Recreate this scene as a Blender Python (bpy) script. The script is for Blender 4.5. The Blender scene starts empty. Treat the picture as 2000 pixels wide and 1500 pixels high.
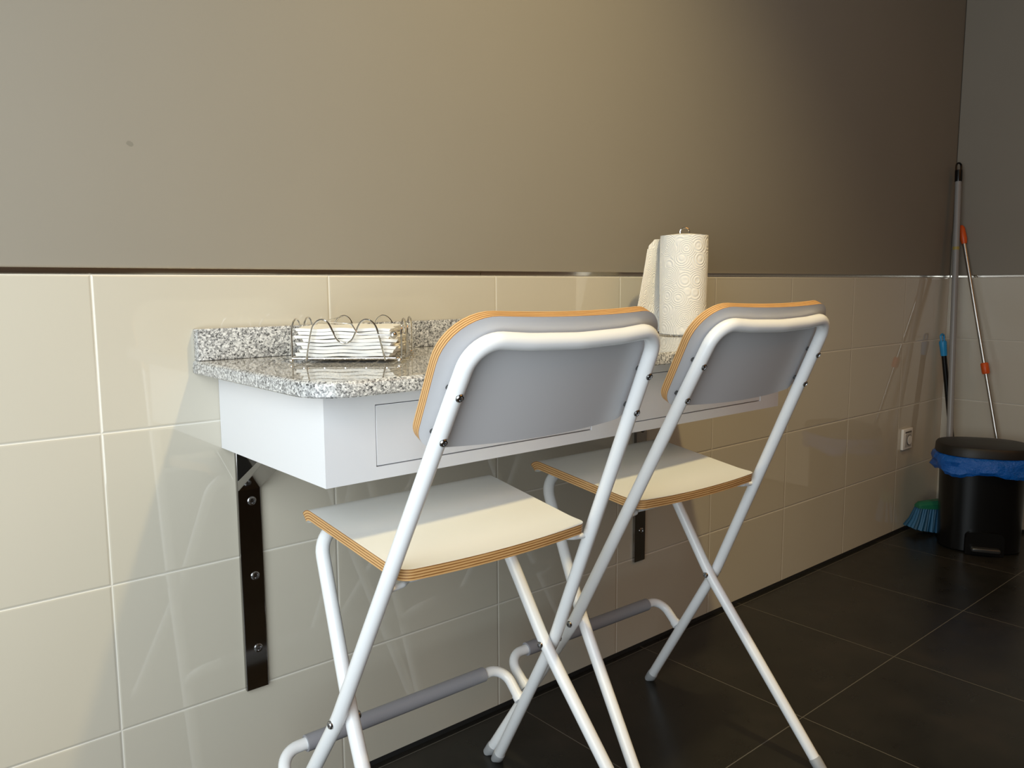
import bpy, bmesh, math, random
from mathutils import Vector, Matrix, noise
random.seed(7)
PI = math.pi
S = bpy.context.scene
COL = S.collection

# ------------------------------------------------------------------ camera
FPX, YAW, PITCH, ROLL = 1573.69, 0.7066563, 0.1227318, -0.00489976
CAM = Vector((-0.31737, -1.36135, 0.97715))
fw = Vector((math.sin(YAW) * math.cos(PITCH), math.cos(YAW) * math.cos(PITCH), -math.sin(PITCH)))
rt = Vector((math.cos(YAW), -math.sin(YAW), 0))
up = rt.cross(fw)
c_, s_ = math.cos(ROLL), math.sin(ROLL)
rt, up = rt * c_ + up * s_, up * c_ - rt * s_
cd = bpy.data.cameras.new('camera')
cam = bpy.data.objects.new('camera', cd)
COL.objects.link(cam)
m = Matrix((rt, up, -fw)).transposed().to_4x4()
m.translation = CAM
cam.matrix_world = m
cd.sensor_fit = 'HORIZONTAL'
cd.sensor_width = 36
cd.lens = 36 * FPX / 2000
cd.clip_start = 0.02
S.camera = cam

# ------------------------------------------------------------------ light and exposure
S.view_settings.view_transform = 'Standard'
S.view_settings.look = 'None'
S.view_settings.gamma = 1
S.view_settings.use_curve_mapping = False
S.view_settings.exposure = 0.0
W = bpy.data.worlds.new('overcast_sky')
S.world = W
W.use_nodes = True
bg = W.node_tree.nodes['Background']
bg.inputs[0].default_value = (0.80, 0.90, 1.0, 1)
bg.inputs[1].default_value = 0.35

ROOM_L, ROOM_R, ROOM_F, ROOM_H = -1.65, 3.2, -3.7, 2.75
DAY_STRENGTH = 42.5
DAY_COLOR = (0.875, 0.96, 1.0)
LAMP_POS = (0.78, -1.12, 2.66)
LAMP_POWER = 101
LAMP_COLOR = (1.0, 0.80, 0.40)

def area(name, loc, target, sx, sy, power, color):
    l = bpy.data.lights.new(name, 'AREA')
    l.shape = 'RECTANGLE'; l.size = sx; l.size_y = sy; l.energy = power; l.color = color
    o = bpy.data.objects.new(name, l); COL.objects.link(o)
    o.location = loc
    d = Vector(target) - Vector(loc)
    o.rotation_euler = d.to_track_quat('-Z', 'Y').to_euler()
    return o
# daylight that comes in through the oblique shopfront window behind the camera, on the left
area('window_daylight', (-1.00, -1.20, 1.25), (-0.05, -0.15, 1.25), 1.4, 1.9, DAY_STRENGTH, DAY_COLOR)
# unseen warm fill added under the ceiling to lift the ambient light
area('warm_fill_light', (1.6, -2.6, ROOM_H - 0.03), (1.6, -2.6, 0), 1.96, 1.56, 14.5, (1.0, 0.42, 0.08))

# ------------------------------------------------------------------ materials
def mat(name, color=(0.8, 0.8, 0.8), rough=0.5, metal=0.0, spec=0.5):
    mt = bpy.data.materials.new(name); mt.use_nodes = True
    b = mt.node_tree.nodes['Principled BSDF']
    b.inputs['Base Color'].default_value = (*color, 1)
    b.inputs['Roughness'].default_value = rough
    b.inputs['Metallic'].default_value = metal
    b.inputs['Specular IOR Level'].default_value = spec
    return mt
class N:
    """tiny node helper"""
    def __init__(s, mt):
        s.t = mt.node_tree; s.b = s.t.nodes['Principled BSDF']
    def n(s, typ, **kw):
        nd = s.t.nodes.new(typ)
        for k, v in kw.items(): setattr(nd, k, v)
        return nd
    def l(s, a, b): s.t.links.new(a, b)
    def val(s, x, sock):
        if isinstance(x, (int, float)): sock.default_value = x
        else: s.l(x, sock)
    def m(s, op, a, b=0.0, c=None):
        nd = s.n('ShaderNodeMath', operation=op)
        s.val(a, nd.inputs[0]); s.val(b, nd.inputs[1])
        if c is not None: s.val(c, nd.inputs[2])
        return nd.outputs[0]
    def ramp(s, fac, stops, interp='LINEAR'):
        nd = s.n('ShaderNodeValToRGB'); cr = nd.color_ramp; cr.interpolation = interp
        while len(cr.elements) < len(stops): cr.elements.new(0.5)
        for e, (p, c) in zip(cr.elements, stops):
            e.position = p; e.color = (*c, 1) if len(c) == 3 else c
        s.l(fac, nd.inputs[0]); return nd.outputs[0]
    def mix(s, fac, a, b):
        nd = s.n('ShaderNodeMix', data_type='RGBA')
        s.val(fac, nd.inputs[0])
        for x, i in ((a, 6), (b, 7)):
            if isinstance(x, tuple): nd.inputs[i].default_value = (*x, 1)
            else: s.l(x, nd.inputs[i])
        return nd.outputs[2]
    def pos(s):
        g = s.n('ShaderNodeNewGeometry'); x = s.n('ShaderNodeSeparateXYZ'); s.l(g.outputs['Position'], x.inputs[0])
        return g.outputs['Position'], x.outputs
    def obj(s):
        g = s.n('ShaderNodeTexCoord'); return g.outputs['Object']
    def noise(s, vec, scale, detail=3.0, rough=0.55):
        nd = s.n('ShaderNodeTexNoise'); s.l(vec, nd.inputs['Vector'])
        nd.inputs['Scale'].default_value = scale; nd.inputs['Detail'].default_value = detail; nd.inputs['Roughness'].default_value = rough
        return nd.outputs['Fac']
    def bump(s, h, strength, dist):
        nd = s.n('ShaderNodeBump'); nd.inputs['Strength'].default_value = strength; nd.inputs['Distance'].default_value = dist
        s.l(h, nd.inputs['Height']); s.l(nd.outputs[0], s.b.inputs['Normal'])
    def grid(s, a, off_a, step_a, half):
        """1 inside a joint of half width 'half' around every off + k*step, and the soft distance"""
        q = s.m('DIVIDE', s.m('SUBTRACT', a, off_a), step_a)
        d = s.m('MULTIPLY', s.m('ABSOLUTE', s.m('SUBTRACT', q, s.m('ROUND', q))), step_a)
        return d

TILE_H, TILE_W, ZT = 0.24701, 0.40, 0.99572
def tile_material(name, axis):
    mt = mat(name, (0.6, 0.57, 0.5), 0.12, spec=0.85 if axis == 0 else 0.4)
    k = N(mt); p, xyz = k.pos()
    da = k.grid(xyz[axis], 0.0, TILE_W, 0)
    dz = k.grid(xyz[2], ZT, TILE_H, 0)
    d = k.m('MINIMUM', da, dz)
    g = k.m('LESS_THAN', d, 0.0014)
    ns = k.noise(p, 1.7, 2)
    base = k.mix(ns, (0.57, 0.525, 0.435), (0.605, 0.56, 0.462))
    k.l(k.mix(g, base, (0.76, 0.72, 0.63)), k.b.inputs['Base Color'])
    k.l(k.m('MULTIPLY_ADD', g, 0.5, 0.03 if axis == 0 else 0.22), k.b.inputs['Roughness'])
    prof = k.m('SMOOTH_MIN', k.m('MULTIPLY', d, 300.0), 1.0, 0.5)
    wav = k.m('MULTIPLY', k.noise(p, 4.0, 1), 0.12)
    k.bump(k.m('ADD', prof, wav), 0.85, 0.0013)
    return mt
M = {}
M['tile_back'] = tile_material('beige_gloss_wall_tile_back', 0)
M['tile_right'] = tile_material('beige_gloss_wall_tile_right', 1)
M['paint'] = mat('taupe_wall_paint', (0.285, 0.265, 0.235), 0.6, spec=0.3)
k = N(M['paint']); p, xyz = k.pos()
nz = k.noise(p, 3.0, 4)
col = k.mix(nz, (0.262, 0.236, 0.193), (0.282, 0.254, 0.210))
vd = k.n('ShaderNodeVectorMath', operation='DISTANCE'); k.l(p, vd.inputs[0]); vd.inputs[1].default_value = (0.069, 0.004, 1.197)
chip = k.m('LESS_THAN', k.m('ADD', vd.outputs['Value'], k.m('MULTIPLY', k.noise(p, 160, 2), 0.008)), 0.0085)
k.l(k.mix(chip, col, (0.21, 0.19, 0.155)), k.b.inputs['Base Color'])
k.bump(k.noise(p, 220, 2), 0.06, 0.0006)
M['paint_rear'] = mat('rear_wall_paint', (0.30, 0.29, 0.27), 0.6)
M['ceiling'] = mat('ceiling_paint', (0.55, 0.53, 0.5), 0.7)
M['dark_base'] = mat('black_skirting_joint', (0.018, 0.018, 0.018), 0.5)
M['white_frame'] = mat('white_window_frame', (0.7, 0.7, 0.7), 0.4)

M['floor'] = mat('anthracite_floor_tile', (0.03, 0.028, 0.024), 0.3, spec=0.4)
k = N(M['floor']); p, xyz = k.pos()
FG = 0.4560
d = k.m('MINIMUM', k.grid(xyz[0], 1.2985, FG, 0), k.grid(xyz[1], -0.478, 0.463, 0))
g = k.m('LESS_THAN', d, 0.0011)
n1 = k.noise(p, 3.2, 6, 0.62); n2 = k.noise(p, 14, 5, 0.6)
stone = k.ramp(k.m('ADD', k.m('MULTIPLY', n1, 0.7), k.m('MULTIPLY', n2, 0.3)), [(0.32, (0.009, 0.0088, 0.0078)), (0.52, (0.017, 0.016, 0.013)), (0.70, (0.031, 0.025, 0.020))])
k.l(k.mix(g, stone, (0.13, 0.12, 0.10)), k.b.inputs['Base Color'])
k.l(k.m('MULTIPLY_ADD', n2, 0.20, 0.20), k.b.inputs['Roughness'])
k.bump(k.m('ADD', k.m('MULTIPLY', n2, 0.5), k.m('MULTIPLY', g, -1.0)), 0.12, 0.001)
M['pavement'] = mat('grey_pavement', (0.3, 0.3, 0.3), 0.8)

M['granite'] = mat('grey_speckled_granite', (0.5, 0.5, 0.5), 0.10)
k = N(M['granite']); p, xyz = k.pos()
def vor(scale):
    v = k.n('ShaderNodeTexVoronoi'); k.l(p, v.inputs['Vector']); v.inputs['Scale'].default_value = scale
    x = k.n('ShaderNodeSeparateColor'); k.l(v.outputs['Color'], x.inputs[0]); return x.outputs[0], x.outputs[1]
a1, b1 = vor(330); a2, b2 = vor(600)
big = k.ramp(a1, [(0.0, (0.02, 0.02, 0.022)), (0.16, (0.13, 0.13, 0.135)), (0.34, (0.36, 0.355, 0.35)), (0.60, (0.60, 0.595, 0.58)), (0.82, (0.80, 0.79, 0.77))], 'CONSTANT')
sml = k.ramp(a2, [(0.0, (0.03, 0.03, 0.03)), (0.15, (0.28, 0.28, 0.28)), (0.45, (0.62, 0.615, 0.60)), (0.8, (0.78, 0.77, 0.76))], 'CONSTANT')
k.l(k.mix(0.45, big, sml), k.b.inputs['Base Color'])
k.l(k.m('MULTIPLY_ADD', b1, 0.03, 0.015), k.b.inputs['Roughness'])

M['white_lacquer'] = mat('white_lacquered_board', (0.80, 0.80, 0.82), 0.35)
M['drawer_white'] = mat('white_drawer_front', (0.77, 0.77, 0.79), 0.35)
M['gap'] = mat('dark_gap', (0.05, 0.05, 0.05), 0.8)
M['chrome'] = mat('chrome', (0.78, 0.77, 0.75), 0.09, 1.0)
M['steel_strip'] = mat('polished_steel_strip', (0.66, 0.63, 0.58), 0.16, 1.0)
M['dark_steel'] = mat('polished_dark_steel', (0.30, 0.29, 0.28), 0.10, 1.0)
M['screw'] = mat('screw_steel', (0.45, 0.45, 0.46), 0.2, 1.0)
M['white_steel'] = mat('white_powder_coated_steel', (0.86, 0.87, 0.88), 0.28)
M['laminate'] = mat('white_laminate', (0.90, 0.91, 0.89), 0.2, spec=0.7)
M['grey_laminate'] = mat('pale_grey_laminate_back', (0.57, 0.565, 0.58), 0.36)
M['grey_rubber'] = mat('grey_rubber', (0.29, 0.29, 0.315), 0.5)
M['grey_cap'] = mat('grey_plastic_cap', (0.36, 0.37, 0.38), 0.5)
M['ply'] = mat('plywood_edge', (0.6, 0.35, 0.14), 0.5)
k = N(M['ply'])
uvn = k.n('ShaderNodeUVMap'); uvn.uv_map = 'edge'
sx = k.n('ShaderNodeSeparateXYZ'); k.l(uvn.outputs[0], sx.inputs[0])
mp = k.n('ShaderNodeCombineXYZ'); k.l(k.m('MULTIPLY', sx.outputs[0], 9.0), mp.inputs[0]); k.l(k.m('MULTIPLY', sx.outputs[1], 2.0), mp.inputs[1])
wob = k.m('MULTIPLY', k.noise(mp.outputs[0], 3.0, 3), 0.10)
st = k.m('FRACT', k.m('MULTIPLY', k.m('ADD', sx.outputs[1], wob), 4.0))
k.l(k.ramp(st, [(0.0, (0.22, 0.09, 0.025)), (0.13, (0.30, 0.13, 0.035)), (0.24, (0.60, 0.34, 0.13)), (0.5, (0.70, 0.44, 0.20)), (0.80, (0.62, 0.35, 0.13)), (0.92, (0.30, 0.13, 0.035)), (1.0, (0.22, 0.09, 0.025))]), k.b.inputs['Base Color'])

M['paper'] = mat('white_tissue_paper', (0.84, 0.82, 0.77), 0.85, spec=0.15)
M['napkin'] = mat('white_paper_napkin', (0.86, 0.845, 0.81), 0.85, spec=0.15)
M['napkin_cream'] = mat('cream_paper_napkin', (0.78, 0.70, 0.56), 0.85, spec=0.15)
M['towel'] = mat('embossed_kitchen_paper', (0.91, 0.895, 0.86), 0.9, spec=0.12)
k = N(M['towel'])
uvn = k.n('ShaderNodeUVMap'); uvn.uv_map = 'edge'
v = k.n('ShaderNodeTexVoronoi'); k.l(uvn.outputs[0], v.inputs['Vector']); v.inputs['Scale'].default_value = 25; v.inputs['Randomness'].default_value = 0.55
rg = k.m('SINE', k.m('MULTIPLY', v.outputs['Distance'], 62.0))
k.bump(rg, 0.45, 0.0012)
M['black_plastic'] = mat('black_plastic', (0.004, 0.004, 0.004), 0.28, spec=0.35)
M['black_lid'] = mat('black_plastic_lid', (0.012, 0.011, 0.010), 0.45, spec=0.4)
M['pedal'] = mat('black_pedal', (0.03, 0.03, 0.03), 0.25)
M['blue_bag'] = mat('blue_plastic_bag', (0.001, 0.11, 0.48), 0.16)
k = N(M['blue_bag']); p, xyz = k.pos()
k.bump(k.noise(p, 42, 5, 0.7), 1.0, 0.009)
M['dull_steel'] = mat('brushed_steel_pole', (0.50, 0.48, 0.45), 0.28, 1.0)
M['grey_pole'] = mat('grey_coated_pole', (0.30, 0.29, 0.28), 0.35)
M['brass_ring'] = mat('yellow_ring', (0.38, 0.30, 0.08), 0.4)
M['bristle'] = mat('blue_bristles', (0.020, 0.120, 0.25), 0.6)
M['bristle_dark'] = mat('teal_bristles', (0.010, 0.075, 0.15), 0.6)
M['green_plastic'] = mat('green_plastic', (0.015, 0.15, 0.075), 0.4)
M['blue_plastic'] = mat('light_blue_plastic', (0.02, 0.30, 0.62), 0.4)
M['orange_plastic'] = mat('orange_plastic', (0.75, 0.10, 0.01), 0.4)
M['socket'] = mat('white_socket_plastic', (0.85, 0.82, 0.76), 0.35)
M['socket_grey'] = mat('grey_socket_window', (0.12, 0.11, 0.10), 0.4)
M['socket_inset'] = mat('socket_inset_plastic', (0.50, 0.48, 0.44), 0.4)
M['lamp_white'] = mat('white_lamp_housing', (0.8, 0.8, 0.8), 0.4)
M['lamp_glow'] = mat('warm_lamp_glass', (1, 0.8, 0.6), 0.4)
b = M['lamp_glow'].node_tree.nodes['Principled BSDF']
b.inputs['Emission Color'].default_value = (1, 0.72, 0.42, 1); b.inputs['Emission Strength'].default_value = 12

# ------------------------------------------------------------------ mesh helpers
def link(name, bm, material, parent=None, smooth=False, loc=None):
    me = bpy.data.meshes.new(name)
    bmesh.ops.recalc_face_normals(bm, faces=bm.faces[:])
    bm.to_mesh(me); bm.free()
    o = bpy.data.objects.new(name, me); COL.objects.link(o)
    mats = material if isinstance(material, (list, tuple)) else [material]
    for x in mats: me.materials.append(x)
    if smooth:
        for pl in me.polygons: pl.use_smooth = True
        try: me.set_sharp_from_angle(angle=math.radians(38))
        except Exception: pass
        for pl in me.polygons:
            if len(pl.vertices) > 4: pl.use_smooth = False
    if parent: o.parent = parent
    if loc: o.location = loc
    return o
def tag(o, label=None, cat=None, group=None, kind=None):
    if label: o['label'] = label
    if cat: o['category'] = cat
    if group: o['group'] = group
    if kind: o['kind'] = kind
    return o
def empty(name, loc, rz=0.0, **kw):
    o = bpy.data.objects.new(name, None); COL.objects.link(o)
    o.empty_display_size = 0.05
    o.location = loc; o.rotation_euler = (0, 0, rz)
    return tag(o, **kw)
def add_box(bm, lo, hi, bevel=0.0, seg=2):
    r = bmesh.ops.create_cube(bm, size=1.0)
    vs = r['verts']
    for v in vs:
        v.co = Vector([lo[i] + (v.co[i] + 0.5) * (hi[i] - lo[i]) for i in range(3)])
    if bevel:
        es = list({e for v in vs for e in v.link_edges})
        bmesh.ops.bevel(bm, geom=es, offset=bevel, segments=seg, affect='EDGES', profile=0.5)
    return bm
def box(name, lo, hi, material, parent=None, bevel=0.0, seg=2):
    return link(name, add_box(bmesh.new(), lo, hi, bevel, seg), material, parent, smooth=bevel > 0)
def struct(o):
    o['kind'] = 'structure'; return o
def round_path(pts, radii, seg=8):
    """polyline with its inner corners rounded"""
    out = [Vector(pts[0])]
    for i in range(1, len(pts) - 1):
        p0, p1, p2 = Vector(pts[i - 1]), Vector(pts[i]), Vector(pts[i + 1])
        rr = radii[i - 1] if isinstance(radii, (list, tuple)) else radii
        a = (p0 - p1); b = (p2 - p1)
        la, lb = a.length, b.length; a.normalize(); b.normalize()
        ang = math.acos(max(-1, min(1, a.dot(b))))
        t = min(rr / math.tan(ang / 2) if ang > 1e-4 else 0, la * 0.49, lb * 0.49)
        if PI - ang < 0.02 or t < 1e-5:
            out.append(p1); continue
        r_eff = t * math.tan(ang / 2)
        cen = p1 + (a + b).normalized() * (r_eff / math.sin(ang / 2))
        q0, q1 = p1 + a * t - cen, p1 + b * t - cen
        tot = q0.angle(q1)
        ax = q0.cross(q1).normalized()
        for j in range(seg + 1):
            out.append(cen + Matrix.Rotation(tot * j / seg, 3, ax) @ q0)
    out.append(Vector(pts[-1]))
    return out
def add_tube(bm, path, r, n=14, cap=True, closed=False):
    path = [Vector(q) for q in path]
    m_ = len(path)
    rad = r if isinstance(r, (list, tuple)) else [r] * m_
    tang = []
    for i in range(m_):
        if closed: t = path[(i + 1) % m_] - path[i - 1]
        else: t = path[min(i + 1, m_ - 1)] - path[max(i - 1, 0)]
        tang.append(t.normalized())
    ref = Vector((0, 0, 1)) if abs(tang[0].z) < 0.9 else Vector((1, 0, 0))
    nrm = tang[0].cross(ref).normalized()
    rings = []
    for i in range(m_):
        if i:
            q = tang[i - 1].rotation_difference(tang[i]); nrm = (q @ nrm).normalized()
        nrm = (nrm - tang[i] * nrm.dot(tang[i])).normalized()
        bi = tang[i].cross(nrm)
        rings.append([bm.verts.new(path[i] + (nrm * math.cos(2 * PI * j / n) + bi * math.sin(2 * PI * j / n)) * rad[i]) for j in range(n)])
    for i in range(m_ if closed else m_ - 1):
        A, B = rings[i], rings[(i + 1) % m_]
        for j in range(n):
            bm.faces.new((A[j], A[(j + 1) % n], B[(j + 1) % n], B[j]))
    if cap and not closed:
        bm.faces.new(rings[0][::-1]); bm.faces.new(rings[-1])
    return bm
def tube(name, path, r, material, parent=None, n=14, closed=False):
    return link(name, add_tube(bmesh.new(), path, r, n, True, closed), material, parent, smooth=True)
def add_ball(bm, c, r, u=12, v=8):
    bmesh.ops.create_uvsphere(bm, u_segments=u, v_segments=v, radius=r, matrix=Matrix.Translation(c)); return bm
def add_lathe(bm, prof, n=32, c=(0, 0, 0), sx=1.0, sy=1.0):
    rings = []
    for (r, z) in prof:
        rings.append([bm.verts.new((c[0] + r * sx * math.cos(2 * PI * j / n), c[1] + r * sy * math.sin(2 * PI * j / n), c[2] + z)) for j in range(n)])
    for A, B in zip(rings, rings[1:]):
        for j in range(n): bm.faces.new((A[j], A[(j + 1) % n], B[(j + 1) % n], B[j]))
    bm.faces.new(rings[0][::-1]); bm.faces.new(rings[-1])
    return bm
def add_screw(bm, c, d, r, h):
    """round screw head with a hex socket, axis d pointing outwards"""
    d = Vector(d).normalized(); q = Vector((0, 0, 1)).rotation_difference(d).to_matrix()
    prof = [(r, 0), (r, h * 0.5), (r * 0.8, h * 0.95), (r * 0.55, h), (r * 0.45, h * 0.35), (0.0005, h * 0.3)]
    n = 16; rings = []
    for (a, z) in prof:
        rings.append([bm.verts.new(Vector(c) + q @ Vector((a * math.cos(2 * PI * j / n), a * math.sin(2 * PI * j / n), z))) for j in range(n)])
    for A, B in zip(rings, rings[1:]):
        for j in range(n): bm.faces.new((A[j], A[(j + 1) % n], B[(j + 1) % n], B[j]))
    bm.faces.new(rings[0][::-1]); bm.faces.new(rings[-1])
    return bm
def slab(name, half, length, r0, r1, surf, thick, mats, parent, ns=28, nb=26, nc=7):
    """rounded board. half(b)->half width, b in [0,length]; corner radii r0 (b=0) and r1 (b=length);
    surf(a, b, t) -> point, t in 0..1 through the thickness. mats = top, edge, underside."""
    bs = []
    for j in range(nc + 1):
        th = PI / 2 * j / nc; bs.append((r0 * (1 - math.cos(th)), r0 * (1 - math.sin(th))))
    for j in range(1, nb): bs.append((r0 + (length - r0 - r1) * j / nb, 0.0))
    for j in range(nc + 1):
        th = PI / 2 * (nc - j) / nc; bs.append((length - r1 * (1 - math.cos(th)), r1 * (1 - math.sin(th))))
    ss = [-1 + 2 * i / ns for i in range(ns + 1)]
    bm = bmesh.new(); uv = bm.loops.layers.uv.new('edge')
    def P(i, j, t):
        b, cut = bs[j]; return Vector(surf(ss[i] * (half(b) - cut), b, t))
    nb_ = len(bs)
    for t, mi in ((1.0, 0), (0.0, 2)):
        vs = [[bm.verts.new(P(i, j, t)) for i in range(ns + 1)] for j in range(nb_)]
        for j in range(nb_ - 1):
            for i in range(ns):
                f = bm.faces.new((vs[j][i], vs[j][i + 1], vs[j + 1][i + 1], vs[j + 1][i])); f.material_index = mi; f.smooth = True
    loop = [(i, 0) for i in range(ns)] + [(ns, j) for j in range(nb_ - 1)] + [(i, nb_ - 1) for i in range(ns, 0, -1)] + [(0, j) for j in range(nb_ - 1, 0, -1)]
    K = 2
    rim = [[bm.verts.new(P(i, j, kk / K)) for (i, j) in loop] for kk in range(K + 1)]
    L = [0.0]
    for a in range(len(loop)): L.append(L[-1] + (rim[0][(a + 1) % len(loop)].co - rim[0][a].co).length)
    for kk in range(K):
        for a in range(len(loop)):
            a2 = (a + 1) % len(loop)
            f = bm.faces.new((rim[kk][a], rim[kk][a2], rim[kk + 1][a2], rim[kk + 1][a])); f.material_index = 1; f.smooth = True
            for lp, (x, y) in zip(f.loops, ((L[a], kk / K), (L[a + 1], kk / K), (L[a + 1], (kk + 1) / K), (L[a], (kk + 1) / K))): lp[uv].uv = (x, y)
    me = bpy.data.meshes.new(name); bmesh.ops.recalc_face_normals(bm, faces=bm.faces[:]); bm.to_mesh(me); bm.free()
    o = bpy.data.objects.new(name, me); COL.objects.link(o)
    for x in mats: me.materials.append(x)
    if parent: o.parent = parent
    return o

# ------------------------------------------------------------------ the room
struct(box('floor', (ROOM_L, ROOM_F, -0.1), (ROOM_R + 0.15, 0.15, 0.0), M['floor']))
struct(box('ground', (-9, -9, -0.14), (ROOM_L - 0.001, 4, -0.03), M['pavement']))
struct(box('ceiling', (ROOM_L - 0.15, ROOM_F - 0.15, ROOM_H), (ROOM_R + 0.15, 0.15, ROOM_H + 0.12), M['ceiling']))
wb = struct(box('wall_back', (ROOM_L - 0.15, 0.003, 0.0), (ROOM_R + 0.15, 0.15, ROOM_H), M['paint']))
struct(box('tile_cladding', (ROOM_L, 0.0, 0.012), (ROOM_R, 0.0029, ZT), M['tile_back'], wb))
wr = struct(box('wall_right', (ROOM_R + 0.003, ROOM_F, 0.0), (ROOM_R + 0.15, 0.0, ROOM_H), M['paint']))
struct(box('tile_cladding', (ROOM_R, ROOM_F, 0.012), (ROOM_R + 0.0029, 0.0, ZT), M['tile_right'], wr))
struct(box('wall_front', (ROOM_L - 0.15, ROOM_F - 0.15, 0.0), (ROOM_R + 0.15, ROOM_F, ROOM_H), M['paint_rear']))
# left wall: a short straight piece, then an oblique shopfront with a tall window
def oblique(bm, lo, hi):
    """box in the frame of the shopfront: x along it, y outwards, z up"""
    q = Matrix.Translation((-0.985, -1.183, 0)) @ Matrix.Rotation(PI + math.atan2(-0.95, 1.05), 4, 'Z')
    r = bmesh.ops.create_cube(bm, size=1.0)
    for v in r['verts']:
        v.co = q @ Vector([lo[i] + (v.co[i] + 0.5) * (hi[i] - lo[i]) for i in range(3)])
bm = bmesh.new()
add_box(bm, (ROOM_L - 0.10, -0.60, 0), (ROOM_L, 0.003, ROOM_H)); add_box(bm, (-0.36, ROOM_F, 0), (-0.26, -1.84, ROOM_H))
for a, b_, z0, z1 in ((-0.98, -0.73, 0, ROOM_H), (0.73, 0.90, 0, ROOM_H), (-0.73, 0.73, 0, 0.25), (-0.73, 0.73, 2.25, ROOM_H)):
    oblique(bm, (a, 0.03, z0), (b_, 0.13, z1))
struct(link('wall_left', bm, M['paint_rear']))
w1 = bmesh.new()
for a, b_, z0, z1 in ((-0.73, -0.705, 0.25, 2.25), (0.705, 0.73, 0.25, 2.25), (-0.73, 0.73, 0.25, 0.28), (-0.73, 0.73, 2.22, 2.25)):
    oblique(w1, (a, 0.05, z0), (b_, 0.11, z1))
struct(link('window_1', w1, M['white_frame']))
struct(box('baseboard_back', (ROOM_L, 0.0012, 0.0), (ROOM_R, 0.0029, 0.0119), M['dark_base']))
struct(box('baseboard_right', (ROOM_R + 0.0012, ROOM_F, 0.0), (ROOM_R + 0.0029, 0.0, 0.0119), M['dark_base']))
def strip(name, a, b_, axis):
    """convex polished profile that caps the tiles"""
    bm = bmesh.new()
    z0_, z1_ = ZT + 0.0007, ZT + 0.0110
    prof = [(0.0, z0_), (0.0030, z0_), (0.0040, z0_ + 0.0009), (0.00425, (z0_ + z1_) / 2), (0.0040, z1_ - 0.0009), (0.0030, z1_), (0.0, z1_)]
    rows = []
    for (d_, z) in prof:
        rows.append([bm.verts.new((x, -d_ + 0.0028, z)) if axis == 0 else bm.verts.new((ROOM_R + 0.0028 - d_, x, z)) for x in (a, b_)])
    for A, B in zip(rows, rows[1:]): bm.faces.new((A[0], A[1], B[1], B[0]))
    bm.faces.new([q[0] for q in rows]); bm.faces.new([q[1] for q in rows][::-1])
    return struct(link(name, bm, M['steel_strip'], smooth=True))
strip('trim_1', ROOM_L, 0.756, 0); strip('trim_2', 0.7575, ROOM_R, 0); strip('trim_3', ROOM_F, -0.004, 1)

# ceiling spotlight (above the frame)
t = empty('ceiling_spotlight', (LAMP_POS[0], LAMP_POS[1], ROOM_H - 0.001), label='white round ceiling spotlight with warm glass above the granite counter', cat='lamp')
bm = bmesh.new(); add_lathe(bm, [(0.055, 0), (0.055, -0.012), (0.045, -0.014), (0.045, -0.07), (0.038, -0.07), (0.038, -0.05)], 28)
link('housing', bm, M['lamp_white'], t, True)
bm = bmesh.new(); add_lathe(bm, [(0.036, -0.052), (0.036, -0.055), (0.02, -0.058)], 24)
link('lamp_glass', bm, M['lamp_glow'], t, True)
sl = bpy.data.lights.new('spotlight_beam', 'SPOT'); sl.energy = LAMP_POWER; sl.color = LAMP_COLOR
sl.spot_size = math.radians(92); sl.spot_blend = 1.0; sl.shadow_soft_size = 0.045
so = bpy.data.objects.new('spotlight_beam', sl); COL.objects.link(so); so.location = (LAMP_POS[0], LAMP_POS[1], LAMP_POS[2] - 0.0)
so.rotation_euler = (Vector((0.95, -0.2, 0.6)) - Vector(LAMP_POS)).to_track_quat('-Z', 'Y').to_euler()

tag(box('fill_light_panel', (0.6, -3.4, ROOM_H - 0.025), (2.6, -1.8, ROOM_H - 0.0005), M['lamp_white']), label='flat white unseen panel added at the ceiling for the warm fill light', cat='lamp')  # added body for the warm fill, out of view at the rear
# ------------------------------------------------------------------ granite counter
ZTOP, ZBOT = 0.854, 0.832
GX0, GX1, GY = 0.146, 1.360, -0.437
g = empty('granite_counter', (0.75, -0.22, ZBOT), label='grey speckled granite worktop with low splashback fixed to the tiled wall', cat='counter')
G0 = Vector((0.75, -0.22, ZBOT))
def rrect(x0, x1, y0, y1, r, n=10):
    pts = [(x0, y1)]
    for i in range(n + 1):
        th = PI + PI / 2 * i / n; pts.append((x0 + r + r * math.cos(th), y0 + r + r * math.sin(th)))
    for i in range(n + 1):
        th = 1.5 * PI + PI / 2 * i / n; pts.append((x1 - r + r * math.cos(th), y0 + r + r * math.sin(th)))
    pts.append((x1, y1)); return pts
bm = bmesh.new(); rings = []
for ins, z in ((0.002, ZBOT), (0.0, ZBOT + 0.002), (0.0, ZTOP - 0.005), (0.0012, ZTOP - 0.002), (0.004, ZTOP)):
    rings.append([bm.verts.new(Vector((x, y, z)) - G0) for (x, y) in rrect(GX0 + ins, GX1 - ins, GY + ins, -0.0005, 0.062 - ins)])
for A, B in zip(rings, rings[1:]):
    for j in range(len(A)): bm.faces.new((A[j], A[(j + 1) % len(A)], B[(j + 1) % len(A)], B[j]))
bm.faces.new(rings[0][::-1]); bm.faces.new(rings[-1])
link('worktop', bm, M['granite'], g, True)
bm = add_box(bmesh.new(), Vector((GX0 + 0.003, -0.020, ZTOP + 0.0004)) - G0, Vector((GX1 - 0.003, -0.0005, 0.907)) - G0, 0.0016, 2)
link('splashback', bm, M['granite'], g, True)

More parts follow.
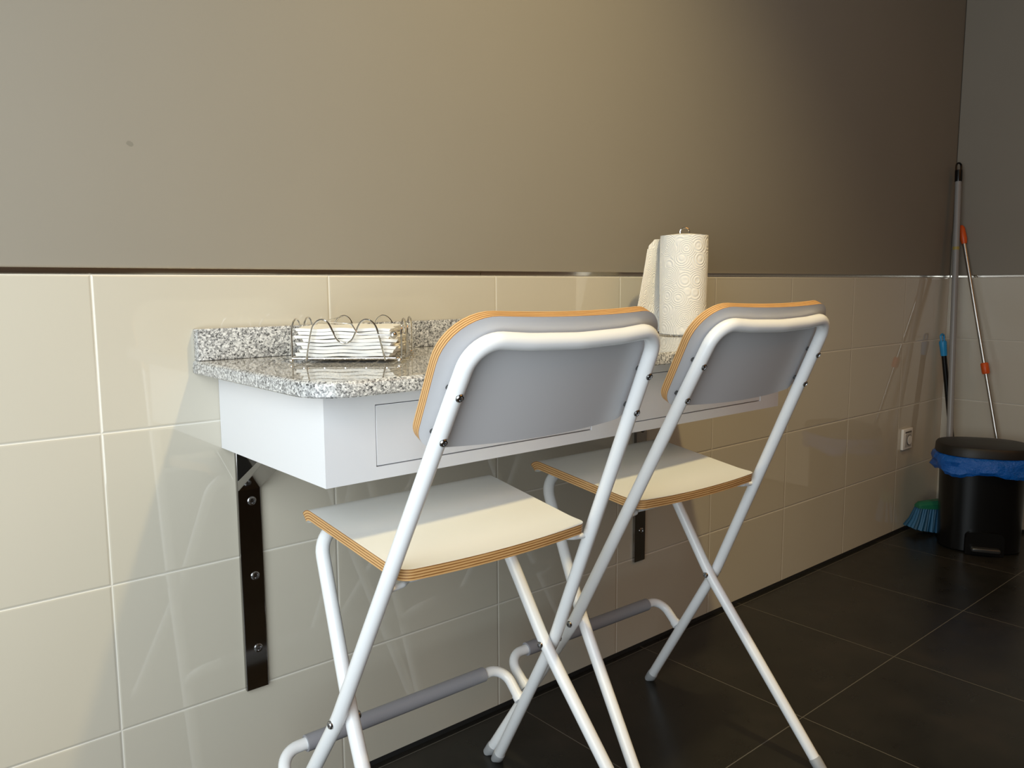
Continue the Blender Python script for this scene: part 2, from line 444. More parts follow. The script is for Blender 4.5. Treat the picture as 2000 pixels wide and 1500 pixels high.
# ------------------------------------------------------------------ white cabinet under the counter
CX0, CX1, CY, CZ0, CZ1 = 0.187, 1.315, -0.378, 0.701, 0.8315
cb = empty('drawer_cabinet', ((CX0 + CX1) / 2, CY / 2, CZ0), label='long white drawer box mounted under the granite worktop', cat='cabinet')
K0 = Vector(((CX0 + CX1) / 2, CY / 2, CZ0))
DR = ((0.267, 0.708), (0.800, 1.243)); DZ0, DZ1 = 0.7195, 0.8095
bm = bmesh.new()
def kb(lo, hi, bv=0.0): add_box(bm, Vector(lo) - K0, Vector(hi) - K0, bv)
FT = 0.018
kb((CX0, CY, CZ0), (DR[0][0], CY + FT, CZ1)); kb((DR[0][1], CY, CZ0), (DR[1][0], CY + FT, CZ1)); kb((DR[1][1], CY, CZ0), (CX1, CY + FT, CZ1))
for a, b_ in DR:
    kb((a, CY, CZ0), (b_, CY + FT, DZ0)); kb((a, CY, DZ1), (b_, CY + FT, CZ1))
kb((CX0, CY + FT, CZ0), (CX0 + 0.018, -0.001, CZ1)); kb((CX1 - 0.018, CY + FT, CZ0), (CX1, -0.001, CZ1))
kb((CX0 + 0.018, CY + FT, CZ0), (CX1 - 0.018, -0.001, CZ0 + 0.008))
bmesh.ops.remove_doubles(bm, verts=bm.verts[:], dist=1e-5)
link('body', bm, M['white_lacquer'], cb)
for a, b_ in DR:
    bm = add_box(bmesh.new(), Vector((a + 0.0015, CY + 0.0006, DZ0 + 0.0015)) - K0, Vector((b_ - 0.0015, CY + 0.016, DZ1 - 0.0015)) - K0, 0.0008, 1)
    dd = link('drawer', bm, M['drawer_white'], cb, True)
    bm = bmesh.new()
    add_box(bm, Vector((a + 0.01, CY + 0.0165, DZ0 + 0.004)) - K0, Vector((b_ - 0.01, CY + 0.30, DZ1 - 0.02)) - K0)
    link('drawer_box', bm, M['gap'], dd)

# ------------------------------------------------------------------ polished wall brackets
def bracket(x, zlow, label):
    t = empty('wall_bracket', (x, 0, zlow), label=label, cat='bracket', group='steel brackets under the drawer box')
    w = 0.0205; H = 0.6995 - zlow
    link('wall_plate', add_box(bmesh.new(), (-w, -0.009, 0), (w, -0.0006, H), 0.0012, 2), M['dark_steel'], t)
    zb = 0.630 - zlow
    bm = bmesh.new(); yo = -0.0095
    A = [(yo, zb - 0.008), (yo, zb + 0.010), (-0.115, H), (-0.135, H)]
    v0 = [bm.verts.new((-w, y, z)) for y, z in A]; v1 = [bm.verts.new((w, y, z)) for y, z in A]
    bm.faces.new(v0[::-1]); bm.faces.new(v1)
    for j in range(4): bm.faces.new((v0[j], v0[(j + 1) % 4], v1[(j + 1) % 4], v1[j]))
    bmesh.ops.bevel(bm, geom=bm.edges[:], offset=0.001, segments=1, affect='EDGES')
    link('brace', bm, M['dark_steel'], t)
    for z in (0.601, 0.464, 0.329):
        link('screw', add_screw(bmesh.new(), (0.004, -0.0089, z - zlow), (0, -1, 0), 0.0080, 0.0022), M['screw'], t, True)
    return t
bracket(0.2285, 0.253, 'dark polished steel bracket under the left end of the white drawer box')
bracket(1.2805, 0.247, 'dark steel bracket on the wall behind the seat of the farther stool')

# ------------------------------------------------------------------ folding stools
TR = 0.0110
ZP, S1, S2, T1, T2 = 0.350, 0.6239, 0.4805, 0.7392, 0.5605
A0, A1, A2, B0, B1, B2 = 0.2512, 0.2130, 0.1626, 0.2311, 0.1900, 0.1657
def a_u(z): return A0 + (A1 - A0) * z / ZP if z < ZP else A1 + (A2 - A1) * (z - ZP) / (0.9 - ZP)
def b_u(z): return B0 + (B1 - B0) * z / ZP if z < ZP else B1 + (B2 - B1) * (z - ZP) / (0.6 - ZP)
def a_v(z): return S1 * (ZP - z) if z < ZP else -S2 * (z - ZP)
def b_v(z): return -T1 * (ZP - z) if z < ZP else T2 * (z - ZP)
NL = math.sqrt(1 + S2 * S2)
def apt(u, s, off=0.0):
    """point in the plane of the upper back frame: s = height, off = distance towards the wall"""
    return Vector((u, -S2 * (s - ZP) + off / NL, s + off * S2 / NL))
def legA(sd, z): return Vector((sd * a_u(z), a_v(z), z))
def legB(sd, z): return Vector((sd * b_u(z), b_v(z), z))
def make_stool():
    t = empty('folding_stool', (0, 0, 0))
    # back frame: two legs that run up into one arch
    pts = [legA(-1, 0.012), legA(-1, 0.30), legA(-1, ZP + 0.06), legA(-1, 0.80), apt(-a_u(0.911), 0.911, 0)]
    up_ = [pts[0], pts[1], pts[2], legA(-1, 0.84)]
    arch = [legA(-1, 0.84), apt(-a_u(0.915) + 0.001, 0.915, 0), apt(-0.08, 0.9115, -0.007), apt(0.0, 0.9105, -0.010), apt(0.08, 0.9115, -0.007), apt(a_u(0.915) - 0.001, 0.915, 0), legA(1, 0.84)]
    left = [legA(-1, z) for z in (0.012, 0.20)]
    full = [legA(-1, 0.012), legA(-1, ZP), *arch, legA(1, ZP), legA(1, 0.012)]
    rad = [0.45, 0.3, 0.056, 0.3, 0.3, 0.3, 0.056, 0.3, 0.45]
    tube('back_frame', round_path(full, rad, 10), TR, M['white_steel'], t, 18)
    # seat frame: inverted U under the front of the seat
    zt = 0.5965
    full = [legB(-1, 0.012), legB(-1, ZP), legB(-1, zt), legB(1, zt), legB(1, ZP), legB(1, 0.012)]
    tube('seat_frame', round_path(full, [0.5, 0.048, 0.048, 0.5], 10), TR, M['white_steel'], t, 18)
    for L, e in ((legA, 0), (legB, 0)):
        for sd in (-1, 1):
            d = (L(sd, 0.1) - L(sd, 0.0)).normalized(); p0 = L(sd, 0.0)
            bm = bmesh.new()
            add_tube(bm, [p0 + Vector((0, 0, 0.0012)), p0 + d * 0.012, p0 + d * 0.026, p0 + d * 0.028], [0.0116, 0.0124, 0.0124, 0.0117], 18)
            for v in bm.verts: v.co.z = max(v.co.z, 0.0005)
            link('foot_cap', bm, M['grey_cap'], t, True)
    # pivots
    for sd in (-1, 1):
        bm = bmesh.new(); zc = 0.349
        add_screw(bm, (sd * (A1 + TR - 0.001), 0, zc), (sd, 0, 0), 0.0062, 0.004)
        add_screw(bm, (sd * (B1 - TR + 0.001), 0, zc), (-sd, 0, 0), 0.0062, 0.004)
        add_tube(bm, [(sd * (B1 - TR), 0, zc), (sd * (A1 + TR), 0, zc)], 0.004, 10)
        link('pivot_bolt', bm, M['screw'], t, True)
    # seat
    SL = 0.300; V0 = -0.122
    def seat_surf(a, b, tt):
        # centre line of the top: slight rear lip, gentle rise, waterfall front
        f = b / SL
        z = 0.597 + 0.031 * min(1, f / 0.86)
        z += 0.004 * max(0, 1 - b / 0.05) ** 2
        z -= 0.004 * (1 - (a / 0.18) ** 2) * max(0, 1 - b / 0.22)
        cx, ang = V0 + b, 0.09
        nv = Vector((0, -0.11, 1)).normalized()
        if f > 0.86:
            q = (f - 0.86) / 0.14; R = 0.034; th = q * 1.15
            z0 = 0.628; v0 = V0 + 0.86 * SL
            cx = v0 + R * math.sin(th); z = z0 - R * (1 - math.cos(th)) + 0.003 * math.sin(th)
            nv = Vector((0, math.sin(th) - 0.05, math.cos(th))).normalized()
        cx -= 0.006 * (1 - (a / 0.18) ** 2) * max(0, 1 - b / 0.12)
        p_ = Vector((a, cx, z))
        return p_ - nv * (0.0167 * (1 - tt))
    slab('seat', lambda b: 0.1715 + 0.010 * b / SL, SL, 0.018, 0.016, seat_surf, 0.0180, [M['laminate'], M['ply'], M['laminate']], t, 24, 30)
    # hinge rod under the rear edge of the seat, into the back frame
    bm = bmesh.new(); zr = 0.5715; vr = a_v(zr) + 0.002
    add_tube(bm, round_path([(-a_u(zr) + 0.004, vr, zr), (-0.160, vr + 0.002, zr + 0.002), (-0.148, vr + 0.012, zr + 0.0020), (0.148, vr + 0.012, zr + 0.0020), (0.160, vr + 0.002, zr + 0.002), (a_u(zr) - 0.004, vr, zr)], 0.008, 5), 0.0046, 10)
    link('hinge_rod', bm, M['white_steel'], t, True)
    for sd in (-1, 1):
        bm = bmesh.new()
        add_box(bm, (sd * 0.120 - 0.004, -0.100, 0.5755), (sd * 0.120 + 0.004, 0.125, 0.5795), 0.001, 1)
        for v in bm.verts:
            f = (v.co.y + 0.108) / 0.233; v.co.z += 0.029 * min(1, f * 1.15) - 0.0015
        link('seat_bracket', bm, M['white_steel'], t, True)
    # backrest
    BS0, BS1 = 0.770, 0.9365
    BL = (BS1 - BS0) * NL
    def back_surf(a, b, tt):
        s = BS0 + b / NL
        off = 0.0020 + 0.46 * a * a + 0.0145 * (1 - tt)
        return apt(a, s, off)
    slab('backrest', lambda b: 0.1905, BL, 0.030, 0.066, back_surf, 0.0145, [M['grey_laminate'], M['ply'], M['laminate']], t, 30, 14, 10)
    for sd in (-1, 1):
        for s in (0.7935, 0.8500):
            c = apt(sd * a_u(s), s, 0); n_ = Vector((0, 1, S2)).normalized()
            bm = bmesh.new(); add_screw(bm, c - n_ * (TR - 0.0009), -n_, 0.0057, 0.0030)
            link('back_bolt', bm, M['screw'], t, True)
            offp = 0.0017 + 0.46 * a_u(s) ** 2
            bm = bmesh.new(); add_tube(bm, [c + n_ * (TR - 0.002), c + n_ * (offp + 0.0005)], 0.0038, 14)
            link('spacer', bm, M['gap'], t, True)
    # foot rest
    zj = 0.174; J = [Vector((sd * (a_u(zj) - 0.001), a_v(zj) + 0.009, zj + 0.007)) for sd in (-1, 1)]
    FV, FZ = 0.1727, 0.2259
    pth = round_path([J[0], (-0.2335, FV, FZ), (0.2335, FV, FZ), J[1]], 0.040, 10)
    fr = tube('foot_rest', pth, 0.0100, M['white_steel'], t, 16)
    tube('grip_sleeve', [(-0.185, FV, FZ), (0.185, FV, FZ)], 0.0138, M['grey_rubber'], fr, 20)
    for sd, j in ((-1, J[0]), (1, J[1])):
        d = (Vector((sd * 0.2335, FV, FZ)) - j).normalized()
        tube('collar', [j - d * 0.002, j + d * 0.010], 0.0113, M['white_steel'], fr, 16)
    return t
def copy_tree(o, parent=None):
    c = o.copy(); COL.objects.link(c)
    if parent: c.parent = parent
    for ch in list(o.children): copy_tree(ch, c)
    return c
st1 = make_stool()
st2 = copy_tree(st1)
for o, (x, y, th), lab in ((st1, (0.4145, -0.3637, -0.0179), 'white folding bar stool nearest the camera, in front of the napkin holder'),
                           (st2, (0.9170, -0.3454, -0.0298), 'white folding bar stool farther from the camera, beside the kitchen roll')):
    o.location = (x, y, 0); o.rotation_euler = (0, 0, th)
    tag(o, label=lab, cat='stool', group='folding bar stools at the counter')

# ------------------------------------------------------------------ napkin holder and napkins
HC = Vector((0.3126, -0.2145, ZTOP)); HA = -0.7073
nh = empty('napkin_holder', HC, HA, label='chrome wire napkin holder standing on the granite worktop', cat='napkin holder')
hw, hd = 0.086, 0.162
R1 = 0.0015
bm = bmesh.new()
zb = 0.0075
add_tube(bm, round_path([(-hw, 0, zb), (hw, 0, zb), (hw, hd, zb), (-hw, hd, zb), (-hw, 0.001, zb)], 0.006, 4), R1, 8, closed=True)
for i in range(5):
    x = -hw + 2 * hw * (i + 0.6) / 5.2; add_tube(bm, [(x, -0.003, zb), (x, hd + 0.002, zb)], 0.0011, 6)
for y in (0.04, 0.08, 0.12): add_tube(bm, [(-hw, y, zb), (hw, y, zb)], 0.0011, 6)
link('base_grid', bm, M['chrome'], nh, True)
for x in (-hw, hw):
    for y in (0.0, hd):
        link('foot', add_ball(bmesh.new(), Vector((x, y, 0.0044)), 0.0042), M['chrome'], nh, True)
def wave(y, name):
    pts = [(-0.062, y, zb)]
    ctrl = [(-0.062, 0.004), (-0.053, 0.050), (-0.046, 0.064), (-0.036, 0.0695), (-0.026, 0.065), (-0.0185, 0.051), (-0.0115, 0.0375), (0.0, 0.0315), (0.0115, 0.0375), (0.0185, 0.051), (0.026, 0.065), (0.036, 0.0695), (0.046, 0.064), (0.053, 0.050), (0.064, 0.004)]
    # Catmull-Rom
    out = []
    for i in range(len(ctrl) - 1):
        p0, p1, p2, p3 = ctrl[max(i - 1, 0)], ctrl[i], ctrl[i + 1], ctrl[min(i + 2, len(ctrl) - 1)]
        for q in range(5):
            s = q / 5
            f = [0.5 * (2 * p1[a] + (p2[a] - p0[a]) * s + (2 * p0[a] - 5 * p1[a] + 4 * p2[a] - p3[a]) * s * s + (3 * p1[a] - p0[a] - 3 * p2[a] + p3[a]) * s ** 3) for a in (0, 1)]
            out.append((f[0], y, f[1]))
    out.append((ctrl[-1][0], y, ctrl[-1][1]))
    tube(name, out, R1, M['chrome'], nh, 8)
wave(-0.003, 'front_wire'); wave(hd + 0.003, 'back_wire')
for x, nm in ((-hw - 0.002, 'side_wire'), (hw + 0.002, 'side_wire')):
    bm = bmesh.new()
    for y0, y1 in ((0.012, 0.072), (0.088, 0.150)):
        yc = (y0 + y1) / 2; rr = (y1 - y0) / 2
        pth = [(x, y0, 0.004)] + [(x, yc - rr * math.cos(PI * i / 10), 0.045 + 0.024 * math.sin(PI * i / 10)) for i in range(11)] + [(x, y1, 0.004)]
        add_tube(bm, pth, R1, 8)
    link(nm, bm, M['chrome'], nh, True)
bm = bmesh.new()
add_tube(bm, round_path([(-0.036, hd + 0.003, 0.0688), (-0.048, 0.06, 0.0635), (0.012, -0.0035, 0.0625), (0.022, -0.0065, 0.0465), (0.079, -0.0075, 0.0450)], 0.006, 5), 0.0011, 8)
link('weight_arm', bm, M['chrome'], nh, True)
link('weight_ball', add_ball(bmesh.new(), Vector((0.078, -0.0075, 0.0450)), 0.0064, 16, 12), M['chrome'], nh, True)
def napkin_mesh(seed, material, droop):
    rnd = random.Random(seed)
    bm = bmesh.new(); nx, ny = 22, 12; wx, wy, th = 0.0755, 0.0745, 0.0050
    ph = [rnd.uniform(0, 6.28) for _ in range(5)]; ph[0], ph[1] = 1.0, 2.0
    def P(i, j, s):
        x = -wx + 2 * wx * i / nx; y = -wy + 2 * wy * j / ny
        e = 1 if s else 0
        z = e * th * (0.95 + 0.10 * math.sin(4 * x / wx + ph[3])) + 0.0007 * math.sin(i * 0.7 + ph[0]) * (y / wy) ** 2 + 0.0006 * math.sin(3 * y / wy + ph[1])
        if i in (0, nx): x += 0.0035 * math.sin(j * 1.3 + ph[2]) + 0.0025 * (e - 0.5) * (1 if i else -1)
        return Vector((x, y + 0.0012 * math.sin(i * 0.5 + ph[4]), z + droop * max(0, abs(x) / wx - 0.7)))
    g_ = [[[bm.verts.new(P(i, j, s)) for i in range(nx + 1)] for j in range(ny + 1)] for s in (0, 1)]
    for s in (0, 1):
        for j in range(ny):
            for i in range(nx): bm.faces.new((g_[s][j][i], g_[s][j][i + 1], g_[s][j + 1][i + 1], g_[s][j + 1][i]))
    lp = [(0, i) for i in range(nx)] + [(j, nx) for j in range(ny)] + [(ny, i) for i in range(nx, 0, -1)] + [(j, 0) for j in range(ny, 0, -1)]
    for a in range(len(lp)):
        (j, i), (j2, i2) = lp[a], lp[(a + 1) % len(lp)]
        bm.faces.new((g_[0][j][i], g_[0][j2][i2], g_[1][j2][i2], g_[1][j][i]))
    return link('paper_napkin', bm, material, None, True)
rndn = random.Random(3)
NN = 8
for i in range(NN):
    o = napkin_mesh(20 + i, M['napkin'], 0.0)
    lx, ly = rndn.uniform(-0.0045, 0.0045), rndn.uniform(-0.003, 0.003)
    if i in (5, 6): lx = -0.0045
    if i in (1, 2): lx = 0.004
    ca, sa = math.cos(HA), math.sin(HA)
    x, y = lx, 0.081 + ly
    o.location = (HC.x + x * ca - y * sa, HC.y + x * sa + y * ca, ZTOP + zb + 0.0030 + i * 0.00575)
    o.rotation_euler = (0, 0, HA + rndn.uniform(-0.02, 0.02))
    if i == NN - 1: lab = 'topmost white napkin of the stack, under the ball-ended weight arm'
    elif i == 0: lab = 'lowest white napkin of the stack, lying on the wire base'
    else: lab = 'white folded napkin inside the stack between its top and bottom napkins'
    tag(o, label=lab, cat='napkin', group='white paper napkins in the wire holder')

# ------------------------------------------------------------------ kitchen roll on a wire stand
PX, PY = 1.268, -0.143
ph_ = empty('roll_stand', (PX, PY, ZTOP), label='chrome wire kitchen roll stand with a loop on top, on the granite', cat='roll stand')
bm = bmesh.new()
ring = [(0.062 * math.cos(2 * PI * i / 40), 0.062 * math.sin(2 * PI * i / 40), 0.0017) for i in range(40)]
add_tube(bm, ring, 0.0013, 8, closed=True)
for a in (0.3, 1.35, 2.4): add_tube(bm, [(0.062 * math.cos(a), 0.062 * math.sin(a), 0.0017), (-0.062 * math.cos(a), -0.062 * math.sin(a), 0.0017)], 0.0011, 8)
link('base_ring', bm, M['chrome'], ph_, True)
for a in (0.2, 1.77, 3.34, 4.91): link('foot', add_ball(bmesh.new(), Vector((0.062 * math.cos(a), 0.062 * math.sin(a), 0.0022)), 0.0020), M['chrome'], ph_, True)
lp = [(0.0, 0.0, 0.0017), (0.0, 0.0, 0.236)]
lp += [(0.0110 * math.sin(th) * 0.76, -0.0110 * math.sin(th) * 0.65, 0.246 - 0.010 * math.cos(th)) for th in [2 * PI * i / 18 for i in range(1, 18)]] + [(0.0, 0.0, 0.2365)]
tube('post', lp, 0.0018, M['chrome'], ph_, 8)
kr = empty('kitchen_roll', (PX, PY, ZTOP + 0.0036), label='white embossed kitchen paper roll standing on the chrome stand', cat='paper roll')
RR, RH = 0.0560, 0.2335
bm = bmesh.new(); uv = bm.loops.layers.uv.new('edge')
n = 64; nzr = 24
def rollr(th, z): return RR + 0.0009 * math.sin(3 * th + 1) + 0.0009 * math.sin(2 * th + z * 20)
rg_ = [[bm.verts.new((rollr(2 * PI * j / n, RH * i / nzr) * math.cos(2 * PI * j / n), rollr(2 * PI * j / n, RH * i / nzr) * math.sin(2 * PI * j / n), RH * i / nzr)) for j in range(n)] for i in range(nzr + 1)]
for i in range(nzr):
    for j in range(n):
        f = bm.faces.new((rg_[i][j], rg_[i][(j + 1) % n], rg_[i + 1][(j + 1) % n], rg_[i + 1][j]))
        for lp_, (a, b_) in zip(f.loops, ((j, i), (j + 1, i), (j + 1, i + 1), (j, i + 1))): lp_[uv].uv = (2 * PI * RR * a / n, RH * b_ / nzr)
for i, zz, hz in ((0, 0.0, 0.0), (nzr, RH, RH)):
    inner = [bm.verts.new((0.021 * math.cos(2 * PI * j / n), 0.021 * math.sin(2 * PI * j / n), zz + (0.004 if i else 0))) for j in range(n)]
    for j in range(n):
        q = (rg_[i][j], rg_[i][(j + 1) % n], inner[(j + 1) % n], inner[j]); bm.faces.new(q if i else q[::-1])
    if i: top_in = inner
    else: bot_in = inner
for j in range(n): bm.faces.new((top_in[j], top_in[(j + 1) % n], bot_in[(j + 1) % n], bot_in[j]))
link('roll_body', bm, M['towel'], kr, True)
# loose outer sheet, hanging off to the left and flaring towards the bottom
bm = bmesh.new(); uv = bm.loops.layers.uv.new('edge')
th0 = math.radians(95); na, nzz = 26, 20
def sheet(i, j, off):
    fz = j / nzz; z = 0.003 + (RH - 0.008) * fz
    a = i / na
    arc = 0.30
    rr = RR + 0.0016 + off
    if a < arc:
        th = th0 - 0.5 + 0.5 * a / arc + 0.0; return Vector((rr * math.cos(th), rr * math.sin(th), z))
    s = (a - arc) / (1 - arc)
    p0 = Vector((rr * math.cos(th0), rr * math.sin(th0), 0)); tg = Vector((-math.sin(th0), math.cos(th0), 0))
    ln = 0.122 - 0.062 * fz
    nr = Vector((math.cos(th0), math.sin(th0), 0))
    q = p0 + tg * (ln * s) + nr * (0.004 * math.sin(s * 4 + fz * 2) + 0.006 * s * s * (1 - 0.4 * fz))
    ztop = z - 0.004 * s * fz - (0.014 * max(0, s - 0.72) / 0.28 if fz > 0.93 else 0)
    return Vector((q.x, q.y, ztop))
vs = [[[bm.verts.new(sheet(i, j, o_)) for i in range(na + 1)] for j in range(nzz + 1)] for o_ in (0.0, 0.0006)]
for s in (0, 1):
    for j in range(nzz):
        for i in range(na):
            f = bm.faces.new((vs[s][j][i], vs[s][j][i + 1], vs[s][j + 1][i + 1], vs[s][j + 1][i]))
            for lp_, (a, b_) in zip(f.loops, ((i, j), (i + 1, j), (i + 1, j + 1), (i, j + 1))): lp_[uv].uv = (0.16 * a / na, 0.22 * b_ / nzz)
lo = [(0, i) for i in range(na)] + [(j, na) for j in range(nzz)] + [(nzz, i) for i in range(na, 0, -1)] + [(j, 0) for j in range(nzz, 0, -1)]
for a in range(len(lo)):
    (j, i), (j2, i2) = lo[a], lo[(a + 1) % len(lo)]
    bm.faces.new((vs[0][j][i], vs[0][j2][i2], vs[1][j2][i2], vs[1][j][i]))
link('loose_sheet', bm, M['towel'], kr, True)

# ------------------------------------------------------------------ wall socket
sk = empty('wall_socket', (2.866, 0, 0.372), label='white square wall socket on the beige tiles left of the bin', cat='socket')
link('plate', add_box(bmesh.new(), (-0.041, -0.0115, -0.041), (0.041, -0.0005, 0.041), 0.003, 3), M['socket'], sk, True)
bm = bmesh.new(); add_box(bm, (-0.028, -0.0135, -0.030), (0.028, -0.0112, 0.022), 0.001, 1)
link('insert', bm, M['socket_inset'], sk, True)
link('label_window', add_box(bmesh.new(), (-0.026, -0.0130, 0.0245), (0.026, -0.0112, 0.0305)), M['socket_grey'], sk)
bm = bmesh.new()
add_tube(bm, [(0.004, -0.0130, -0.004), (0.004, -0.0160, -0.004)], 0.0205, 28); link('socket_rim', bm, M['socket_grey'], sk, True)
bm = bmesh.new(); add_tube(bm, [(0.004, -0.0155, -0.004), (0.004, -0.0170, -0.004)], 0.0180, 28); link('socket_face', bm, M['socket'], sk, True)

# ------------------------------------------------------------------ pedal bin
BC = Vector((2.895, -0.272, 0)); BA = math.atan2(-0.497, -0.868) + PI / 2     # local -y = front
pb = empty('pedal_bin', BC, BA, label='black plastic pedal bin with a blue liner in the corner', cat='bin')
def sup(th, a, b_, e=2.6):
    c, s = math.cos(th), math.sin(th)
    return (a * math.copysign(abs(c) ** (2 / e), c), b_ * math.copysign(abs(s) ** (2 / e), s))
def loft(levels, n=56, cap=True, noise_fn=None):
    bm = bmesh.new(); rings = []
    for (a, b_, z) in levels:
        ring = []
        for j in range(n):
            x, y = sup(2 * PI * j / n, a, b_); p_ = Vector((x, y, z))
            if noise_fn: p_ = noise_fn(p_, 2 * PI * j / n)
            ring.append(bm.verts.new(p_))
        rings.append(ring)
    for A, B in zip(rings, rings[1:]):
        for j in range(n): bm.faces.new((A[j], A[(j + 1) % n], B[(j + 1) % n], B[j]))
    if cap: bm.faces.new(rings[0][::-1]); bm.faces.new(rings[-1])
    return bm
link('body', loft([(0.128, 0.098, 0.001), (0.134, 0.104, 0.006), (0.137, 0.107, 0.20), (0.142, 0.111, 0.355)]), M['black_plastic'], pb, True)
link('lid', loft([(0.150, 0.122, 0.352), (0.158, 0.130, 0.356), (0.156, 0.128, 0.382), (0.151, 0.123, 0.389), (0.140, 0.112, 0.3915), (0.06, 0.05, 0.394), (0.01, 0.01, 0.3942)]), M['black_lid'], pb, True)
def bag(p_, th):
    k_ = 1 + 0.065 * noise.noise(Vector((th * 2.2, p_.z * 30, 1.0))) + 0.035 * noise.noise(Vector((th * 8, p_.z * 45, 4.0)))
    z = p_.z
    if z < 0.305: z += 0.016 * noise.noise(Vector((th * 1.6, 2.0, 7.0))) + 0.006 * noise.noise(Vector((th * 6, 5.0, 7.0)))
    return Vector((p_.x * k_, p_.y * k_, z))
link('bin_liner', loft([(0.146, 0.116, 0.290), (0.160, 0.132, 0.288), (0.168, 0.140, 0.300), (0.164, 0.137, 0.318), (0.167, 0.139, 0.335), (0.158, 0.130, 0.350), (0.147, 0.118, 0.358)], 110, False, bag), M['blue_bag'], pb, True)
# pedal housing arch and pedal
bm = bmesh.new()
pa = [(-0.062, 0.002), (-0.062, 0.062)] + [(-0.062 + 0.022 - 0.022 * math.cos(PI / 2 * i / 6), 0.062 + 0.022 * math.sin(PI / 2 * i / 6)) for i in range(7)] + [(0.062 - 0.022 + 0.022 * math.sin(PI / 2 * i / 6), 0.084 - 0.022 + 0.022 * math.cos(PI / 2 * i / 6)) for i in range(7)] + [(0.062, 0.002)]
v0 = [bm.verts.new((x, -0.122, z)) for x, z in pa]; v1 = [bm.verts.new((x, -0.085, z)) for x, z in pa]
bm.faces.new(v0); bm.faces.new(v1[::-1])
for j in range(len(pa)):
    j2 = (j + 1) % len(pa); bm.faces.new((v0[j], v1[j], v1[j2], v0[j2]))
link('pedal_housing', bm, M['black_plastic'], pb, True)
link('pedal', add_box(bmesh.new(), (-0.046, -0.150, 0.018), (0.046, -0.121, 0.034), 0.006, 3), M['pedal'], pb, True)

# ------------------------------------------------------------------ broom in the corner
def ray_at(x, y, axis, v):
    d = (x - 1000) / FPX * rt - (y - 750) / FPX * up + fw
    return CAM + d * ((v - CAM[axis]) / d[axis])
HB = Vector((2.985, -0.125, 0.0))
br = empty('broom', HB, math.atan2(-0.55, 0.83), label='blue-bristled broom with a long grey pole leaning in the corner', cat='broom')
inv = Matrix.Translation(HB) @ Matrix.Rotation(math.atan2(-0.55, 0.83), 4, 'Z')
inv = inv.inverted()
bm = bmesh.new(); rows = []
prof = [(-0.128, 0.016, 0.104, 0.118), (-0.118, 0.021, 0.103, 0.126), (-0.06, 0.024, 0.100, 0.131), (0.0, 0.025, 0.100, 0.136), (0.06, 0.024, 0.100, 0.131), (0.118, 0.021, 0.103, 0.126), (0.128, 0.016, 0.104, 0.118)]
for (x, w, z0, z1) in prof:
    rows.append([bm.verts.new((x, -w, z0)), bm.verts.new((x, -w, z0 + 0.6 * (z1 - z0))), bm.verts.new((x, -w * 0.5, z1)), bm.verts.new((x, w * 0.5, z1)), bm.verts.new((x, w, z0 + 0.6 * (z1 - z0))), bm.verts.new((x, w, z0))])
for A, B in zip(rows, rows[1:]):
    for j in range(6): bm.faces.new((A[j], A[(j + 1) % 6], B[(j + 1) % 6], B[j]))
bm.faces.new(rows[0]); bm.faces.new(rows[-1][::-1])
hd_ = link('broom_head', bm, M['green_plastic'], br, True)
rb = random.Random(5)
bm = bmesh.new()
for i in range(25):
    for j in range(4):
        x = -0.120 + 0.240 * i / 24; y = -0.018 + 0.036 * j / 3
        fx = x * 1.26 + rb.uniform(-0.004, 0.004); fy = y * 1.7 + rb.uniform(-0.003, 0.003)
        z1 = 0.003 + 0.022 * max(0, -x / 0.12) ** 1.5
        add_tube(bm, [(x, y, 0.104), ((x + fx) / 2, (y + fy) / 2, 0.055), (fx, fy, z1)], [0.0042, 0.0058, 0.0075], 6)
        for f in bm.faces[-20:] if False else []: pass
o = link('bristles', bm, [M['bristle'], M['bristle_dark']], br, True); o['kind'] = 'stuff'
for pi, pl_ in enumerate(o.data.polygons): pl_.material_index = 1 if (pi // 14) % 3 == 0 else 0
p0 = inv @ Vector((HB.x, HB.y, 0.125)); ptop = ray_at(1873, 318, 1, -0.028)
p1 = inv @ ptop; dr = (p1 - p0).normalized(); LEN = (p1 - p0).length
tube('ferrule', [p0, p0 + dr * 0.05], [0.016, 0.0135], M['green_plastic'], br, 16)
tube('pole', [p0 + dr * 0.03, p0 + dr * (LEN - 0.05)], 0.0115, M['grey_pole'], br, 18)
pr = (ray_at(1864, 488, 1, -0.028) - ptop).length
tube('pole_ring', [p0 + dr * (LEN - pr - 0.006), p0 + dr * (LEN - pr + 0.006)], 0.0122, M['brass_ring'], br, 18)
bm = bmesh.new()
add_tube(bm, [p0 + dr * (LEN - 0.075), p0 + dr * (LEN - 0.07), p0 + dr * (LEN - 0.03)], [0.0125, 0.0135, 0.0135], 16)
e_ = Vector((1, 0, 0)); e_ = (e_ - dr * e_.dot(dr)).normalized()
lo_ = [p0 + dr * (LEN - 0.034) + e_ * 0.0105] + [p0 + dr * (LEN - 0.014 + 0.013 * math.sin(a)) + e_ * (0.0105 * math.cos(a)) for a in [PI * i / 10 for i in range(11)]] + [p0 + dr * (LEN - 0.034) - e_ * 0.0105]
add_tube(bm, lo_, 0.0036, 8)
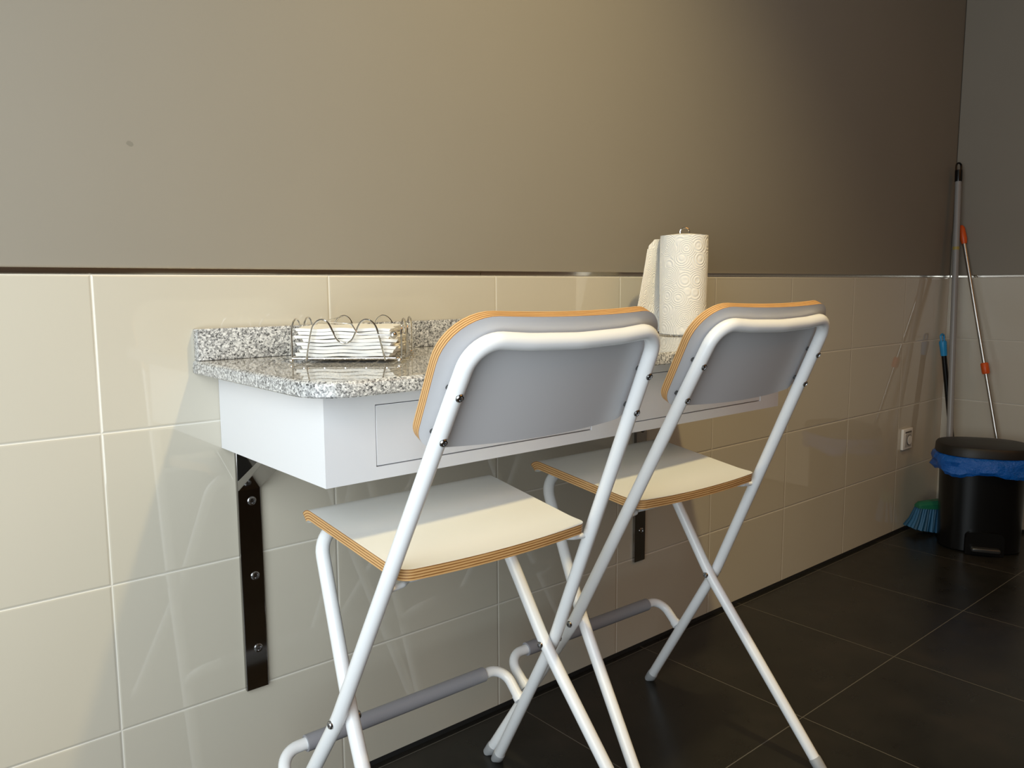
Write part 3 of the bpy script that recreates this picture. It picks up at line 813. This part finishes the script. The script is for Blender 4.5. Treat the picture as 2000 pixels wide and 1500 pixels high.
link('end_cap', bm, M['black_plastic'], br, True)

# ------------------------------------------------------------------ steel pole with orange fittings
top = Vector((3.181, -0.038, 1.203)); mid = ray_at(1947, 855, 0, 3.125)
dm = (mid - top).normalized(); bot = top + dm * ((0.004 - top.z) / dm.z)
mp_ = empty('cleaning_pole', bot, 0, label='thin shiny steel pole with orange fittings leaning on the right wall', cat='pole')
Lm = (top - bot).length; um = (top - bot).normalized()
tube('steel_tube', [um * 0.004, um * (Lm - 0.06)], 0.0075, M['dull_steel'], mp_, 16)
zl = (ray_at(1922, 720, 0, 3.15) - bot).dot(um)
tube('clamp', [um * (zl - 0.022), um * (zl - 0.018), um * (zl + 0.018), um * (zl + 0.022)], [0.0120, 0.0142, 0.0142, 0.0120], M['orange_plastic'], mp_, 18)
tube('grip', [um * (Lm - 0.075), um * (Lm - 0.055), um * (Lm - 0.01), um * Lm], [0.0095, 0.0135, 0.0115, 0.006], M['orange_plastic'], mp_, 18)

# ------------------------------------------------------------------ black stick with a blue grip
top = ray_at(1840, 652, 1, -0.030); low = ray_at(1858, 850, 1, -0.075)
ds = (low - top).normalized(); bot = top + ds * ((0.004 - top.z) / ds.z)
sp = empty('cleaning_stick', bot, 0, label='black stick with a blue hanging-loop grip standing behind the bin', cat='stick')
Ls = (top - bot).length; us = (top - bot).normalized()
tube('stick', [us * 0.005, us * (Ls - 0.075)], 0.0098, M['black_plastic'], sp, 16)
ex = Vector((1, 0, 0)); ex = (ex - us * ex.dot(us)).normalized()
bm = bmesh.new()
add_tube(bm, [us * (Ls - 0.088), us * (Ls - 0.06), us * (Ls - 0.034), us * (Ls - 0.028)], [0.0120, 0.0130, 0.0145, 0.0120], 16)
lo_ = [us * (Ls - 0.034) + ex * 0.0125] + [us * (Ls - 0.010 + 0.008 * math.sin(a)) + ex * (0.015 * math.cos(a)) for a in [PI * i / 10 for i in range(11)]] + [us * (Ls - 0.034) - ex * 0.0125]
add_tube(bm, lo_, 0.0042, 8)
link('grip', bm, M['blue_plastic'], sp, True)
